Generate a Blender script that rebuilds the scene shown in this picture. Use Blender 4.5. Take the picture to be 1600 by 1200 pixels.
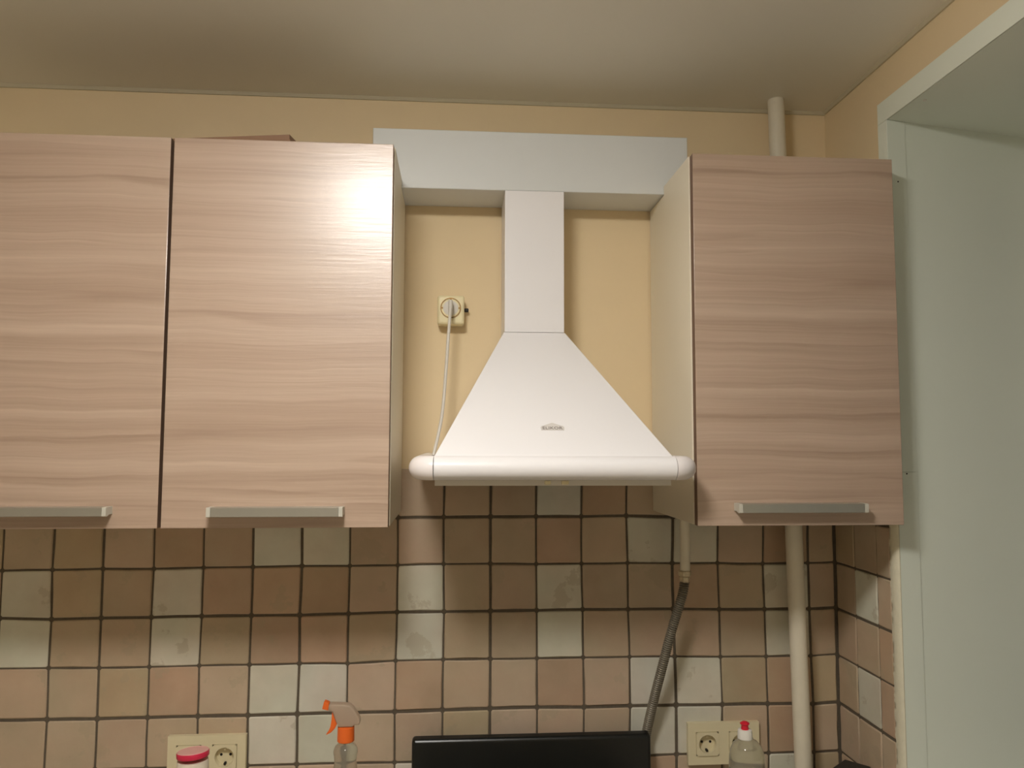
import bpy, bmesh, math, random
from mathutils import Vector, Matrix

# ------------------------------------------------------------------ clear
for o in list(bpy.data.objects):
    bpy.data.objects.remove(o, do_unlink=True)
scene = bpy.context.scene
COL = scene.collection
random.seed(7)

# ------------------------------------------------------------------ camera
cam_data = bpy.data.cameras.new('camera')
cam_data.sensor_fit = 'HORIZONTAL'
cam_data.sensor_width = 36.0
cam_data.lens = 1220.36 / 1600.0 * 36.0
cam_data.clip_start = 0.02
cam = bpy.data.objects.new('camera', cam_data)
COL.objects.link(cam)
R_ = Vector((0.99733243, -0.07293049, 0.00302818))
U_ = Vector((-0.00844919, -0.07413789, 0.99721221))
F_ = Vector((0.07250267, 0.99457766, 0.07455632))
cam.matrix_world = Matrix(((R_.x, U_.x, -F_.x, 1.05183), (R_.y, U_.y, -F_.y, -1.74308),
                           (R_.z, U_.z, -F_.z, 1.66028), (0, 0, 0, 1)))
scene.camera = cam

# ------------------------------------------------------------------ world (night outside), exposure
world = bpy.data.worlds.new('world')
scene.world = world
world.use_nodes = True
world.node_tree.nodes['Background'].inputs[0].default_value = (0.010, 0.013, 0.022, 1)
world.node_tree.nodes['Background'].inputs[1].default_value = 1.0
scene.view_settings.view_transform = 'Standard'
scene.view_settings.look = 'None'
scene.view_settings.gamma = 1.0
scene.view_settings.use_curve_mapping = False
scene.view_settings.exposure = 0.0

LAMP_COLOR = (1.0, 0.968, 0.925)
LAMP_POWER = 91.0
LAMP_POS = (0.84, -1.31, 2.443)      # underside of the ceiling where the lamp hangs

# ------------------------------------------------------------------ room measures
CEIL = 2.444
XR = 1.918          # face of the tiles on the right wall
XL = -1.30
YF = -3.10
WY = 0.005          # plaster face of the back wall (tile faces lie at y = 0)
WX = 1.923          # plaster face of the right wall
JY = -0.258         # near edge of the pier between the back wall and the window opening
TOPZ = 1.494 + 0.107  # top of the tiling
SOFZ = 2.317
WORK = 0.86

# ================================================================== materials
MATS = {}


def new_mat(name):
    m = bpy.data.materials.new(name)
    m.use_nodes = True
    nt = m.node_tree
    b = nt.nodes['Principled BSDF']
    MATS[name] = m
    return m, nt, b


def srgb(r, g, b):
    def c(v):
        v /= 255.0
        return v / 12.92 if v <= 0.04045 else ((v + 0.055) / 1.055) ** 2.4
    return (c(r), c(g), c(b), 1.0)


def simple(name, col, rough=0.5, metal=0.0, spec=0.5, noise=0.0, nscale=30.0, bump=0.0, bscale=200.0, trans=0.0,
           ior=1.45, coat=0.0):
    m, nt, b = new_mat(name)
    b.inputs['Base Color'].default_value = col
    b.inputs['Roughness'].default_value = rough
    b.inputs['Metallic'].default_value = metal
    b.inputs['Specular IOR Level'].default_value = spec
    b.inputs['IOR'].default_value = ior
    b.inputs['Transmission Weight'].default_value = trans
    b.inputs['Coat Weight'].default_value = coat
    tc = nt.nodes.new('ShaderNodeTexCoord')
    if noise:
        n = nt.nodes.new('ShaderNodeTexNoise')
        n.inputs['Scale'].default_value = nscale
        n.inputs['Detail'].default_value = 4
        nt.links.new(tc.outputs['Object'], n.inputs['Vector'])
        mx = nt.nodes.new('ShaderNodeMix')
        mx.data_type = 'RGBA'
        mx.inputs[6].default_value = [c * (1 - noise) for c in col[:3]] + [1]
        mx.inputs[7].default_value = [min(1, c * (1 + noise)) for c in col[:3]] + [1]
        nt.links.new(n.outputs['Fac'], mx.inputs[0])
        nt.links.new(mx.outputs[2], b.inputs['Base Color'])
    if bump:
        n2 = nt.nodes.new('ShaderNodeTexNoise')
        n2.inputs['Scale'].default_value = bscale
        n2.inputs['Detail'].default_value = 3
        nt.links.new(tc.outputs['Object'], n2.inputs['Vector'])
        bp = nt.nodes.new('ShaderNodeBump')
        bp.inputs['Strength'].default_value = bump
        bp.inputs['Distance'].default_value = 0.001
        nt.links.new(n2.outputs['Fac'], bp.inputs['Height'])
        nt.links.new(bp.outputs['Normal'], b.inputs['Normal'])
    return m


simple('yellow_paint', srgb(235, 213, 173), 0.75, noise=0.03, nscale=9, bump=0.12, bscale=260)
simple('far_paint', srgb(240, 234, 218), 0.75, noise=0.02, nscale=9)
simple('ceiling_white', srgb(236, 232, 220), 0.5, noise=0.015, nscale=4)
simple('bead_white', srgb(205, 196, 170), 0.5)
simple('grout', srgb(98, 88, 74), 0.95, noise=0.25, nscale=160, bump=0.5, bscale=500)
simple('reveal_white', srgb(240, 245, 231), 0.42, noise=0.012, nscale=6)
simple('filler', srgb(226, 220, 196), 0.85, noise=0.08, nscale=70, bump=0.8, bscale=120)
simple('hood_white', srgb(243, 240, 240), 0.32)
simple('hood_plastic', srgb(243, 236, 234), 0.25)
simple('hood_skirt_steel', srgb(226, 220, 208), 0.4)  # slightly darker, warmer white for the skirt
simple('duct_white', srgb(222, 224, 222), 0.45, noise=0.02, nscale=18)
simple('carcass_cream', srgb(238, 228, 206), 0.45, noise=0.012, nscale=14)
simple('edge_band', srgb(118, 92, 74), 0.6)
simple('dark_gap', srgb(52, 38, 28), 0.8)
simple('aluminium', srgb(186, 183, 172), 0.36, metal=0.75, noise=0.03, nscale=40)
simple('alu_cap', srgb(200, 196, 182), 0.4, metal=0.0)
simple('pipe_paint', srgb(226, 217, 196), 0.33, noise=0.07, nscale=26, bump=0.35, bscale=60)
simple('socket_cream', srgb(226, 214, 178), 0.35)
simple('socket_old', srgb(240, 228, 186), 0.22)
simple('socket_hole', srgb(26, 22, 18), 0.7)
simple('brass_clip', srgb(120, 92, 50), 0.4, metal=0.8)
simple('cord_white', srgb(222, 216, 204), 0.5)
simple('black_rubber', srgb(30, 30, 30), 0.5)
simple('cooker_black', srgb(20, 22, 21), 0.28, noise=0.15, nscale=60)
simple('cooker_white', srgb(228, 226, 220), 0.35)
simple('hose_grey', srgb(128, 120, 104), 0.45, metal=0.3, noise=0.2, nscale=90)
simple('nut_metal', srgb(205, 190, 160), 0.45, metal=0.35, noise=0.35, nscale=150)
simple('orange_plastic', srgb(240, 110, 40), 0.4)
simple('clear_head', srgb(216, 196, 176), 0.3, trans=0.55, ior=1.2)
simple('clear_bottle', srgb(228, 224, 210), 0.16, trans=0.85, ior=1.07, coat=0.8)
simple('soap_bottle', srgb(220, 218, 204), 0.14, trans=0.82, ior=1.07, coat=0.9)
simple('cap_white', srgb(240, 236, 226), 0.4)
simple('nozzle_red', srgb(216, 36, 56), 0.35)
simple('print_red', srgb(205, 70, 60), 0.5)
simple('print_white', srgb(225, 218, 205), 0.5)
simple('print_teal', srgb(60, 110, 100), 0.5)
simple('lid_pink_top', srgb(236, 178, 170), 0.3)
simple('lid_pink', srgb(214, 44, 78), 0.35)
simple('canister_white', srgb(236, 224, 204), 0.4, noise=0.02)
simple('badge_grey', srgb(218, 212, 206), 0.4)
simple('badge_ink', srgb(116, 106, 100), 0.5)
simple('plank_brown', srgb(140, 108, 84), 0.6, noise=0.15, nscale=22)
simple('dark_box', srgb(44, 42, 38), 0.5, noise=0.3, nscale=60)
simple('worktop', srgb(214, 204, 186), 0.35, noise=0.1, nscale=50)
simple('floor_mat', srgb(214, 202, 182), 0.4, noise=0.08, nscale=8)
simple('pvc_white', srgb(228, 228, 222), 0.35)
simple('night_glass', srgb(200, 205, 210), 0.02, trans=1.0)
simple('metal_filter', srgb(150, 148, 142), 0.4, metal=0.8)

# lamp
m, nt, b = new_mat('lamp_glow')
b.inputs['Base Color'].default_value = (0.9, 0.88, 0.84, 1)
b.inputs['Emission Color'].default_value = (*LAMP_COLOR, 1)
b.inputs['Emission Strength'].default_value = LAMP_POWER


def wood_material(name, light, dark, mid):
    """Matt-satin laminate with long horizontal streaks, grain along X."""
    m, nt, b = new_mat(name)
    L = nt.links.new
    N = nt.nodes.new
    tc = N('ShaderNodeTexCoord')
    oi = N('ShaderNodeObjectInfo')
    off = N('ShaderNodeVectorMath'); off.operation = 'SCALE'
    cmb = N('ShaderNodeCombineXYZ')
    L(oi.outputs['Random'], cmb.inputs[0]); L(oi.outputs['Random'], cmb.inputs[1]); L(oi.outputs['Random'], cmb.inputs[2])
    L(cmb.outputs[0], off.inputs[0]); off.inputs['Scale'].default_value = 0.6
    add = N('ShaderNodeVectorMath'); add.operation = 'ADD'
    L(tc.outputs['Object'], add.inputs[0]); L(off.outputs[0], add.inputs[1])
    # low-frequency warp of the bands
    mp0 = N('ShaderNodeMapping'); mp0.inputs['Scale'].default_value = (3.2, 1, 6.0)
    L(add.outputs[0], mp0.inputs[0])
    warp = N('ShaderNodeTexNoise'); warp.inputs['Scale'].default_value = 1.0; warp.inputs['Detail'].default_value = 3
    warp.inputs['Roughness'].default_value = 0.5
    L(mp0.outputs[0], warp.inputs['Vector'])
    sep = N('ShaderNodeSeparateXYZ'); L(add.outputs[0], sep.inputs[0])
    wz = N('ShaderNodeMath'); wz.operation = 'MULTIPLY_ADD'
    L(warp.outputs['Fac'], wz.inputs[0]); wz.inputs[1].default_value = 0.030; L(sep.outputs[2], wz.inputs[2])

    def streak(sx_, sz_, detail, seed):
        """Noise stretched along the grain in the warped coordinates."""
        c_ = N('ShaderNodeCombineXYZ')
        fx = N('ShaderNodeMath'); fx.operation = 'MULTIPLY'; L(sep.outputs[0], fx.inputs[0]); fx.inputs[1].default_value = sx_
        fz = N('ShaderNodeMath'); fz.operation = 'MULTIPLY'; L(wz.outputs[0], fz.inputs[0]); fz.inputs[1].default_value = sz_
        L(fx.outputs[0], c_.inputs[0]); c_.inputs[1].default_value = seed; L(fz.outputs[0], c_.inputs[2])
        n_ = N('ShaderNodeTexNoise'); n_.inputs['Scale'].default_value = 1; n_.inputs['Detail'].default_value = detail
        n_.inputs['Roughness'].default_value = 0.55
        L(c_.outputs[0], n_.inputs['Vector'])
        return n_
    # saw-tooth growth bands of uneven width, fading in and out along the board
    s0_ = streak(0.35, 11.0, 2, 3.3)
    ms = N('ShaderNodeMath'); ms.operation = 'MULTIPLY'; L(s0_.outputs['Fac'], ms.inputs[0]); ms.inputs[1].default_value = 9.0
    fr = N('ShaderNodeMath'); fr.operation = 'FRACT'; L(ms.outputs[0], fr.inputs[0])
    rp = N('ShaderNodeValToRGB')
    e = rp.color_ramp.elements
    e[0].position = 0.0; e[0].color = (0.25, 0.25, 0.25, 1)
    e[1].position = 1.0; e[1].color = (0.22, 0.22, 0.22, 1)
    for p, v in ((0.07, 0.72), (0.5, 0.55), (0.88, 0.40)):
        q = e.new(p); q.color = (v, v, v, 1)
    L(fr.outputs[0], rp.inputs[0])
    n1 = streak(0.8, 42, 4, 7.7)
    n2 = streak(3.0, 190, 3, 1.2)
    a1 = N('ShaderNodeMath'); a1.operation = 'MULTIPLY'; L(rp.outputs[0], a1.inputs[0]); a1.inputs[1].default_value = 0.26
    a2 = N('ShaderNodeMath'); a2.operation = 'MULTIPLY_ADD'; L(n1.outputs['Fac'], a2.inputs[0]); a2.inputs[1].default_value = 0.62
    L(a1.outputs[0], a2.inputs[2])
    a3 = N('ShaderNodeMath'); a3.operation = 'MULTIPLY_ADD'; L(n2.outputs['Fac'], a3.inputs[0]); a3.inputs[1].default_value = 0.30
    L(a2.outputs[0], a3.inputs[2])
    cr = N('ShaderNodeValToRGB')
    ce = cr.color_ramp.elements
    ce[0].position = 0.40; ce[0].color = dark
    ce[1].position = 0.82; ce[1].color = light
    q = ce.new(0.60); q.color = mid
    L(a3.outputs[0], cr.inputs[0])
    L(cr.outputs[0], b.inputs['Base Color'])
    b.inputs['Roughness'].default_value = 0.40
    b.inputs['Coat Weight'].default_value = 0.95
    b.inputs['Coat Roughness'].default_value = 0.29
    b.inputs['Specular IOR Level'].default_value = 0.72
    mp3 = N('ShaderNodeMapping'); mp3.inputs['Scale'].default_value = (9, 1, 170)
    L(add.outputs[0], mp3.inputs[0])
    n3 = N('ShaderNodeTexNoise'); n3.inputs['Scale'].default_value = 1; n3.inputs['Detail'].default_value = 2
    n3.inputs['Distortion'].default_value = 0.4
    L(mp3.outputs[0], n3.inputs['Vector'])
    bp = N('ShaderNodeBump'); bp.inputs['Strength'].default_value = 0.4; bp.inputs['Distance'].default_value = 0.0006
    L(n3.outputs['Fac'], bp.inputs['Height'])
    L(bp.outputs['Normal'], b.inputs['Normal'])
    L(bp.outputs['Normal'], b.inputs['Coat Normal'])
    return m


wood_material('ash_laminate', srgb(203, 179, 158), srgb(169, 142, 121), srgb(188, 162, 141))


def tile_material(name):
    """Hand-made glazed tile: object colour, cloudy mottling and worn patches of the tile's own body."""
    m, nt, b = new_mat(name)
    L = nt.links.new
    N = nt.nodes.new
    tc = N('ShaderNodeTexCoord')
    oi = N('ShaderNodeObjectInfo')
    sc = N('ShaderNodeMath'); sc.operation = 'MULTIPLY'; sc.inputs[1].default_value = 37.0
    L(oi.outputs['Random'], sc.inputs[0])
    cmb = N('ShaderNodeCombineXYZ')
    L(sc.outputs[0], cmb.inputs[0]); L(sc.outputs[0], cmb.inputs[1]); L(sc.outputs[0], cmb.inputs[2])
    add = N('ShaderNodeVectorMath'); add.operation = 'ADD'
    L(tc.outputs['Object'], add.inputs[0]); L(cmb.outputs[0], add.inputs[1])
    n1 = N('ShaderNodeTexNoise'); n1.inputs['Scale'].default_value = 13; n1.inputs['Detail'].default_value = 4
    n1.inputs['Roughness'].default_value = 0.55
    L(add.outputs[0], n1.inputs['Vector'])
    r1 = N('ShaderNodeValToRGB')
    r1.color_ramp.elements[0].position = 0.3; r1.color_ramp.elements[0].color = (0.92, 0.90, 0.87, 1)
    r1.color_ramp.elements[1].position = 0.72; r1.color_ramp.elements[1].color = (1.05, 1.04, 1.03, 1)
    L(n1.outputs['Fac'], r1.inputs[0])
    mul = N('ShaderNodeMix'); mul.data_type = 'RGBA'; mul.blend_type = 'MULTIPLY'; mul.inputs[0].default_value = 1
    L(oi.outputs['Color'], mul.inputs[6]); L(r1.outputs[0], mul.inputs[7])
    # rosy / olive drift
    n2 = N('ShaderNodeTexNoise'); n2.inputs['Scale'].default_value = 9; n2.inputs['Detail'].default_value = 2
    ad2 = N('ShaderNodeVectorMath'); ad2.operation = 'ADD'; ad2.inputs[1].default_value = (3.1, 7.7, 1.9)
    L(add.outputs[0], ad2.inputs[0]); L(ad2.outputs[0], n2.inputs['Vector'])
    r2 = N('ShaderNodeValToRGB')
    r2.color_ramp.elements[0].position = 0.35; r2.color_ramp.elements[0].color = (0.98, 1.0, 0.96, 1)
    r2.color_ramp.elements[1].position = 0.66; r2.color_ramp.elements[1].color = (1.025, 0.975, 0.935, 1)
    L(n2.outputs['Fac'], r2.inputs[0])
    mul2 = N('ShaderNodeMix'); mul2.data_type = 'RGBA'; mul2.blend_type = 'MULTIPLY'; mul2.inputs[0].default_value = 1
    L(mul.outputs[2], mul2.inputs[6]); L(r2.outputs[0], mul2.inputs[7])
    # worn patches with a hard outline
    n3 = N('ShaderNodeTexNoise'); n3.inputs['Scale'].default_value = 11; n3.inputs['Detail'].default_value = 6
    n3.inputs['Roughness'].default_value = 0.6
    ad3 = N('ShaderNodeVectorMath'); ad3.operation = 'ADD'; ad3.inputs[1].default_value = (11.3, 2.2, 5.1)
    L(add.outputs[0], ad3.inputs[0]); L(ad3.outputs[0], n3.inputs['Vector'])
    r3 = N('ShaderNodeValToRGB')
    r3.color_ramp.elements[0].position = 0.60; r3.color_ramp.elements[0].color = (0, 0, 0, 1)
    r3.color_ramp.elements[1].position = 0.62; r3.color_ramp.elements[1].color = (1, 1, 1, 1)
    L(n3.outputs['Fac'], r3.inputs[0])
    pf = N('ShaderNodeMath'); pf.operation = 'MULTIPLY'; pf.inputs[1].default_value = 0.38
    L(r3.outputs[0], pf.inputs[0])
    mx3 = N('ShaderNodeMix'); mx3.data_type = 'RGBA'
    L(pf.outputs[0], mx3.inputs[0]); L(mul2.outputs[2], mx3.inputs[6]); mx3.inputs[7].default_value = srgb(172, 158, 132)
    L(mx3.outputs[2], b.inputs['Base Color'])
    b.inputs['Roughness'].default_value = 0.55
    b.inputs['Specular IOR Level'].default_value = 0.35
    n4 = N('ShaderNodeTexNoise'); n4.inputs['Scale'].default_value = 70; n4.inputs['Detail'].default_value = 3
    L(add.outputs[0], n4.inputs['Vector'])
    bp = N('ShaderNodeBump'); bp.inputs['Strength'].default_value = 0.3; bp.inputs['Distance'].default_value = 0.001
    L(n4.outputs['Fac'], bp.inputs['Height'])
    L(bp.outputs['Normal'], b.inputs['Normal'])
    return m


tile_material('tile_glaze')

# ================================================================== mesh helpers


def bx(bm, x0, x1, y0, y1, z0, z1, mi=0):
    vs = [bm.verts.new(p) for p in ((x0, y0, z0), (x1, y0, z0), (x1, y1, z0), (x0, y1, z0),
                                    (x0, y0, z1), (x1, y0, z1), (x1, y1, z1), (x0, y1, z1))]
    fs = []
    for idx in ((3, 2, 1, 0), (4, 5, 6, 7), (0, 1, 5, 4), (1, 2, 6, 5), (2, 3, 7, 6), (3, 0, 4, 7)):
        f = bm.faces.new([vs[i] for i in idx]); f.material_index = mi; fs.append(f)
    return fs


def box_bm(x0, x1, y0, y1, z0, z1, bevel=0.0, seg=2):
    bm = bmesh.new()
    bx(bm, x0, x1, y0, y1, z0, z1)
    if bevel:
        bmesh.ops.bevel(bm, geom=list(bm.edges), offset=bevel, segments=seg, affect='EDGES', profile=0.5)
    return bm


def prism_bm(poly, axis, a0, a1, bevel=0.0, seg=2):
    """Extrude a 2-D polygon. axis 'x': poly is (y, z); 'y': (x, z); 'z': (x, y)."""
    def P(p, a):
        return {'x': (a, p[0], p[1]), 'y': (p[0], a, p[1]), 'z': (p[0], p[1], a)}[axis]
    bm = bmesh.new()
    lo = [bm.verts.new(P(p, a0)) for p in poly]
    hi = [bm.verts.new(P(p, a1)) for p in poly]
    n = len(poly)
    bm.faces.new(lo[::-1]); bm.faces.new(hi)
    for i in range(n):
        bm.faces.new((lo[i], lo[(i + 1) % n], hi[(i + 1) % n], hi[i]))
    bmesh.ops.recalc_face_normals(bm, faces=list(bm.faces))
    if bevel:
        bmesh.ops.bevel(bm, geom=list(bm.edges), offset=bevel, segments=seg, affect='EDGES', profile=0.5)
    return bm


def lathe_bm(profile, c, n=32, bm=None, mi=0, axis='z'):
    """profile: list of (radius, height); closed at both ends."""
    bm = bm or bmesh.new()
    rings = []
    for r, h in profile:
        ring = []
        for i in range(n):
            a = 2 * math.pi * i / n
            p = (r * math.cos(a), r * math.sin(a))
            if axis == 'z':
                q = (c[0] + p[0], c[1] + p[1], c[2] + h)
            elif axis == 'y':
                q = (c[0] + p[0], c[1] + h, c[2] + p[1])
            else:
                q = (c[0] + h, c[1] + p[0], c[2] + p[1])
            ring.append(bm.verts.new(q))
        rings.append(ring)
    fs = []
    for a, b_ in zip(rings[:-1], rings[1:]):
        for i in range(n):
            fs.append(bm.faces.new((a[i], a[(i + 1) % n], b_[(i + 1) % n], b_[i])))
    fs.append(bm.faces.new(rings[0][::-1])); fs.append(bm.faces.new(rings[-1]))
    for f in fs:
        f.material_index = mi
    bmesh.ops.recalc_face_normals(bm, faces=fs)
    return bm


def catmull(pts, per=8):
    pts = [Vector(p) for p in pts]
    P = [pts[0] * 2 - pts[1]] + pts + [pts[-1] * 2 - pts[-2]]
    out = []
    for i in range(1, len(P) - 2):
        for k in range(per):
            t = k / per
            a, b_, c, d = P[i - 1], P[i], P[i + 1], P[i + 2]
            out.append(0.5 * ((2 * b_) + (c - a) * t + (2 * a - 5 * b_ + 4 * c - d) * t * t + (3 * b_ - a - 3 * c + d) * t ** 3))
    out.append(pts[-1])
    return out


def tube_bm(path, radius, n=12, bm=None, scale_z=1.0):
    """radius: number or function(arc fraction index) -> radius."""
    bm = bm or bmesh.new()
    path = [Vector(p) for p in path]
    rings = []
    up = Vector((0.13, 0.31, 0.94)).normalized()
    prev = None
    for i, p in enumerate(path):
        t = (path[min(i + 1, len(path) - 1)] - path[max(i - 1, 0)]).normalized()
        s = t.cross(up if prev is None else prev)
        if prev is None:
            s = t.cross(up).normalized(); w = s.cross(t).normalized()
        else:
            w = (prev - t * prev.dot(t)).normalized(); s = t.cross(w).normalized()
        prev = w
        r = radius(i) if callable(radius) else radius
        ring = []
        for k in range(n):
            a = 2 * math.pi * k / n
            ring.append(bm.verts.new(p + s * (math.cos(a) * r) + w * (math.sin(a) * r)))
        rings.append(ring)
    fs = []
    for a, b_ in zip(rings[:-1], rings[1:]):
        for k in range(n):
            fs.append(bm.faces.new((a[k], a[(k + 1) % n], b_[(k + 1) % n], b_[k])))
    fs.append(bm.faces.new(rings[0][::-1])); fs.append(bm.faces.new(rings[-1]))
    bmesh.ops.recalc_face_normals(bm, faces=fs)
    return bm


def root_loc(o):
    v = Vector((0, 0, 0))
    while o:
        v += o.location
        o = o.parent
    return v


def obj(name, bm, mats, parent=None, smooth=None, origin=None):
    """Link one mesh object; bm holds world coordinates."""
    me = bpy.data.meshes.new(name)
    base = root_loc(parent) if parent else Vector((0, 0, 0))
    org = Vector(origin) if origin else base
    bmesh.ops.translate(bm, verts=list(bm.verts), vec=-org)
    bm.to_mesh(me); bm.free()
    for mm in (mats if isinstance(mats, (list, tuple)) else [mats]):
        me.materials.append(MATS[mm])
    if smooth is not None:
        me.polygons.foreach_set('use_smooth', [True] * len(me.polygons))
        me.set_sharp_from_angle(angle=math.radians(smooth))
        if smooth <= 40:                 # keep broad flat faces truly flat beside their rounded edges
            for p in me.polygons:
                if p.area > 0.0015:
                    p.use_smooth = False
    o = bpy.data.objects.new(name, me)
    COL.objects.link(o)
    if parent:
        o.parent = parent
    o.location = org - base
    return o


def tag(o, label, cat, group=None):
    o['label'] = label
    o['category'] = cat
    if group:
        o['group'] = group
    return o


def thing(name, label, cat, loc, group=None):
    o = bpy.data.objects.new(name, None)
    o.empty_display_size = 0.05
    COL.objects.link(o)
    o.location = loc
    return tag(o, label, cat, group)


def struct(name, bm, mat, smooth=None, label=None):
    o = obj(name, bm, mat, None, smooth)
    o['kind'] = 'structure'
    if label:
        o['label'] = label
    return o


# ================================================================== the room shell
TH = 0.12
wall_back = struct('wall_back', box_bm(XL - TH, 2.36, WY, WY + TH, 0, CEIL), 'yellow_paint',
                   label='cream yellow plaster wall with beige tiled splashback')
struct('floor', box_bm(XL - TH, 2.5, YF - TH, WY + TH, -0.1, 0), 'floor_mat', label='pale beige floor of the kitchen')
struct('ceiling', box_bm(XL - TH, 2.5, YF - TH, WY + TH, CEIL, CEIL + 0.1), 'ceiling_white',
       label='off white smooth kitchen ceiling')
struct('wall_left', box_bm(XL - TH, XL, YF, WY, 0, CEIL), 'far_paint', label='pale plaster wall at the left')
struct('wall_front', box_bm(XL - TH, 2.5, YF - TH, YF, 0, CEIL), 'far_paint',
       label='pale plaster wall behind the viewer')
# right wall with a splayed window opening
WIN_Y0, WIN_Y1 = -2.05, JY          # opening along y on the room face
SILLZ = 0.90
XO = 2.32                            # window plane
bm = bmesh.new()
v_ = [bm.verts.new((x, y, z)) for z in (0, CEIL) for x, y in ((WX, JY + 0.012), (2.36, JY + 0.012 + 0.437 * 0.185), (2.36, WY), (WX, WY))]
for q_ in ((3, 2, 1, 0), (4, 5, 6, 7), (0, 1, 5, 4), (1, 2, 6, 5), (2, 3, 7, 6), (3, 0, 4, 7)):
    bm.faces.new([v_[i] for i in q_])
bmesh.ops.recalc_face_normals(bm, faces=list(bm.faces))
bx(bm, WX, 2.36, WIN_Y0, JY + 0.0119, SOFZ + 0.012, CEIL)
bx(bm, WX + 0.002, 2.36, JY + 0.0119, JY + 0.1, SOFZ + 0.012, CEIL - 0.001)
bx(bm, WX, 2.36, WIN_Y0, JY + 0.012, 0, SILLZ - 0.03)
bx(bm, WX, 2.36, YF, WIN_Y0, 0, CEIL)
wall_right = struct('wall_right', bm, 'yellow_paint', label='cream yellow plaster wall with white lined window opening')

# ceiling beads
struct('trim_1', prism_bm([(WY, CEIL), (WY, CEIL - 0.006), (WY - 0.004, CEIL - 0.006), (WY - 0.009, CEIL)], 'x', XL, WX), 'bead_white',
       label='thin bead between ceiling and back wall')
struct('trim_2', prism_bm([(WX, CEIL), (WX, CEIL - 0.006), (WX - 0.004, CEIL - 0.006), (WX - 0.009, CEIL)], 'y', YF, WY - 0.009), 'bead_white',
       label='thin bead between ceiling and window wall')

# window reveal: splayed jamb, soffit, sill board, corner strips
def jamb_y(x):
    return JY + (x - XR) * 0.185

rev = bpy.data.objects.new('trim_3', None); COL.objects.link(rev); rev.location = (WX, JY, SILLZ)
rev['kind'] = 'structure'; rev['label'] = 'white plastic lining of the window opening'
obj('jamb_panel', prism_bm([(WX + 0.006, jamb_y(WX + 0.006)), (XO, jamb_y(XO)), (XO, jamb_y(XO) + 0.010), (WX + 0.006, jamb_y(WX) + 0.012)],
                           'z', SILLZ, SOFZ), 'reveal_white', rev)
obj('soffit_panel', box_bm(WX + 0.001, XO, WIN_Y0, JY + 0.09, SOFZ, SOFZ + 0.010), 'reveal_white', rev)
# L-shaped corner strip: one leg on the jamb, one leg on the room face
sx = WX - 0.0015
obj('corner_strip', prism_bm([(sx, JY - 0.0015), (1.9655, jamb_y(1.9655) - 0.0017), (1.9655, jamb_y(1.9655)), (WX + 0.005, JY + 0.001),
                              (sx + 0.0015, JY + 0.032), (sx, JY + 0.032)], 'z', TOPZ + 0.004, SOFZ - 0.0004, 0.0004, 1), 'reveal_white', rev)
obj('corner_strip', prism_bm([(1.9195, JY - 0.0015), (1.9655, jamb_y(1.9655) - 0.0017), (1.9655, jamb_y(1.9655)), (1.924, JY + 0.001)],
                             'z', SILLZ, TOPZ + 0.003, 0.0004, 1), 'reveal_white', rev)
obj('corner_strip', box_bm(sx, WX - 0.0001, WIN_Y0 - 0.04, JY + 0.032, SOFZ, SOFZ + 0.044, 0.0005, 1), 'reveal_white', rev)
# dark screw heads in the strip and a white spot imitating a reflection on the soffit
for (x, z) in ((1.944, 2.190), (1.941, 1.601)):
    obj('screw', lathe_bm([(0.0016, -0.0008), (0.0012, -0.0016)], (x, jamb_y(x) - 0.0012, z), 10, axis='y'), 'dark_gap', rev)
obj('glint_spot', lathe_bm([(0.004, 0), (0.0035, -0.0012), (0.001, -0.0018)], (1.945, -0.352, SOFZ), 12), 'cap_white', rev)
obj('sill_board', box_bm(WX - 0.04, XO, WIN_Y0 - 0.03, JY + 0.0, SILLZ - 0.03, SILLZ, 0.004), 'pvc_white', rev)
obj('jamb_panel', box_bm(WX + 0.002, XO, WIN_Y0, WIN_Y0 + 0.01, SILLZ, SOFZ), 'reveal_white', rev)

# window itself (just outside the picture)
win = bpy.data.objects.new('window_1', None); COL.objects.link(win); win.location = (XO, -1.15, SILLZ)
win['kind'] = 'structure'; win['label'] = 'white framed window with two panes'
bm = bmesh.new()
wy0, wy1 = WIN_Y0 + 0.012, -0.19
bx(bm, XO + 0.001, XO + 0.06, wy0, wy1, SILLZ + 0.001, SILLZ + 0.06); bx(bm, XO + 0.001, XO + 0.06, wy0, wy1, SOFZ - 0.06, SOFZ - 0.001)
bx(bm, XO + 0.001, XO + 0.06, wy0, wy0 + 0.06, SILLZ + 0.06, SOFZ - 0.06); bx(bm, XO + 0.001, XO + 0.06, wy1 - 0.06, wy1, SILLZ + 0.06, SOFZ - 0.06)
bx(bm, XO + 0.001, XO + 0.06, -1.18, -1.08, SILLZ + 0.06, SOFZ - 0.06)
obj('window_frame', bm, 'pvc_white', win)
for a, c in ((wy0 + 0.06, -1.18), (-1.08, wy1 - 0.06)):
    obj('pane', box_bm(XO + 0.025, XO + 0.031, a, c, SILLZ + 0.06, SOFZ - 0.06), 'night_glass', win)
obj('window_handle', box_bm(XO - 0.035, XO + 0.001, -1.145, -1.12, 1.5, 1.63, 0.005), 'pvc_white', win)

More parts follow.
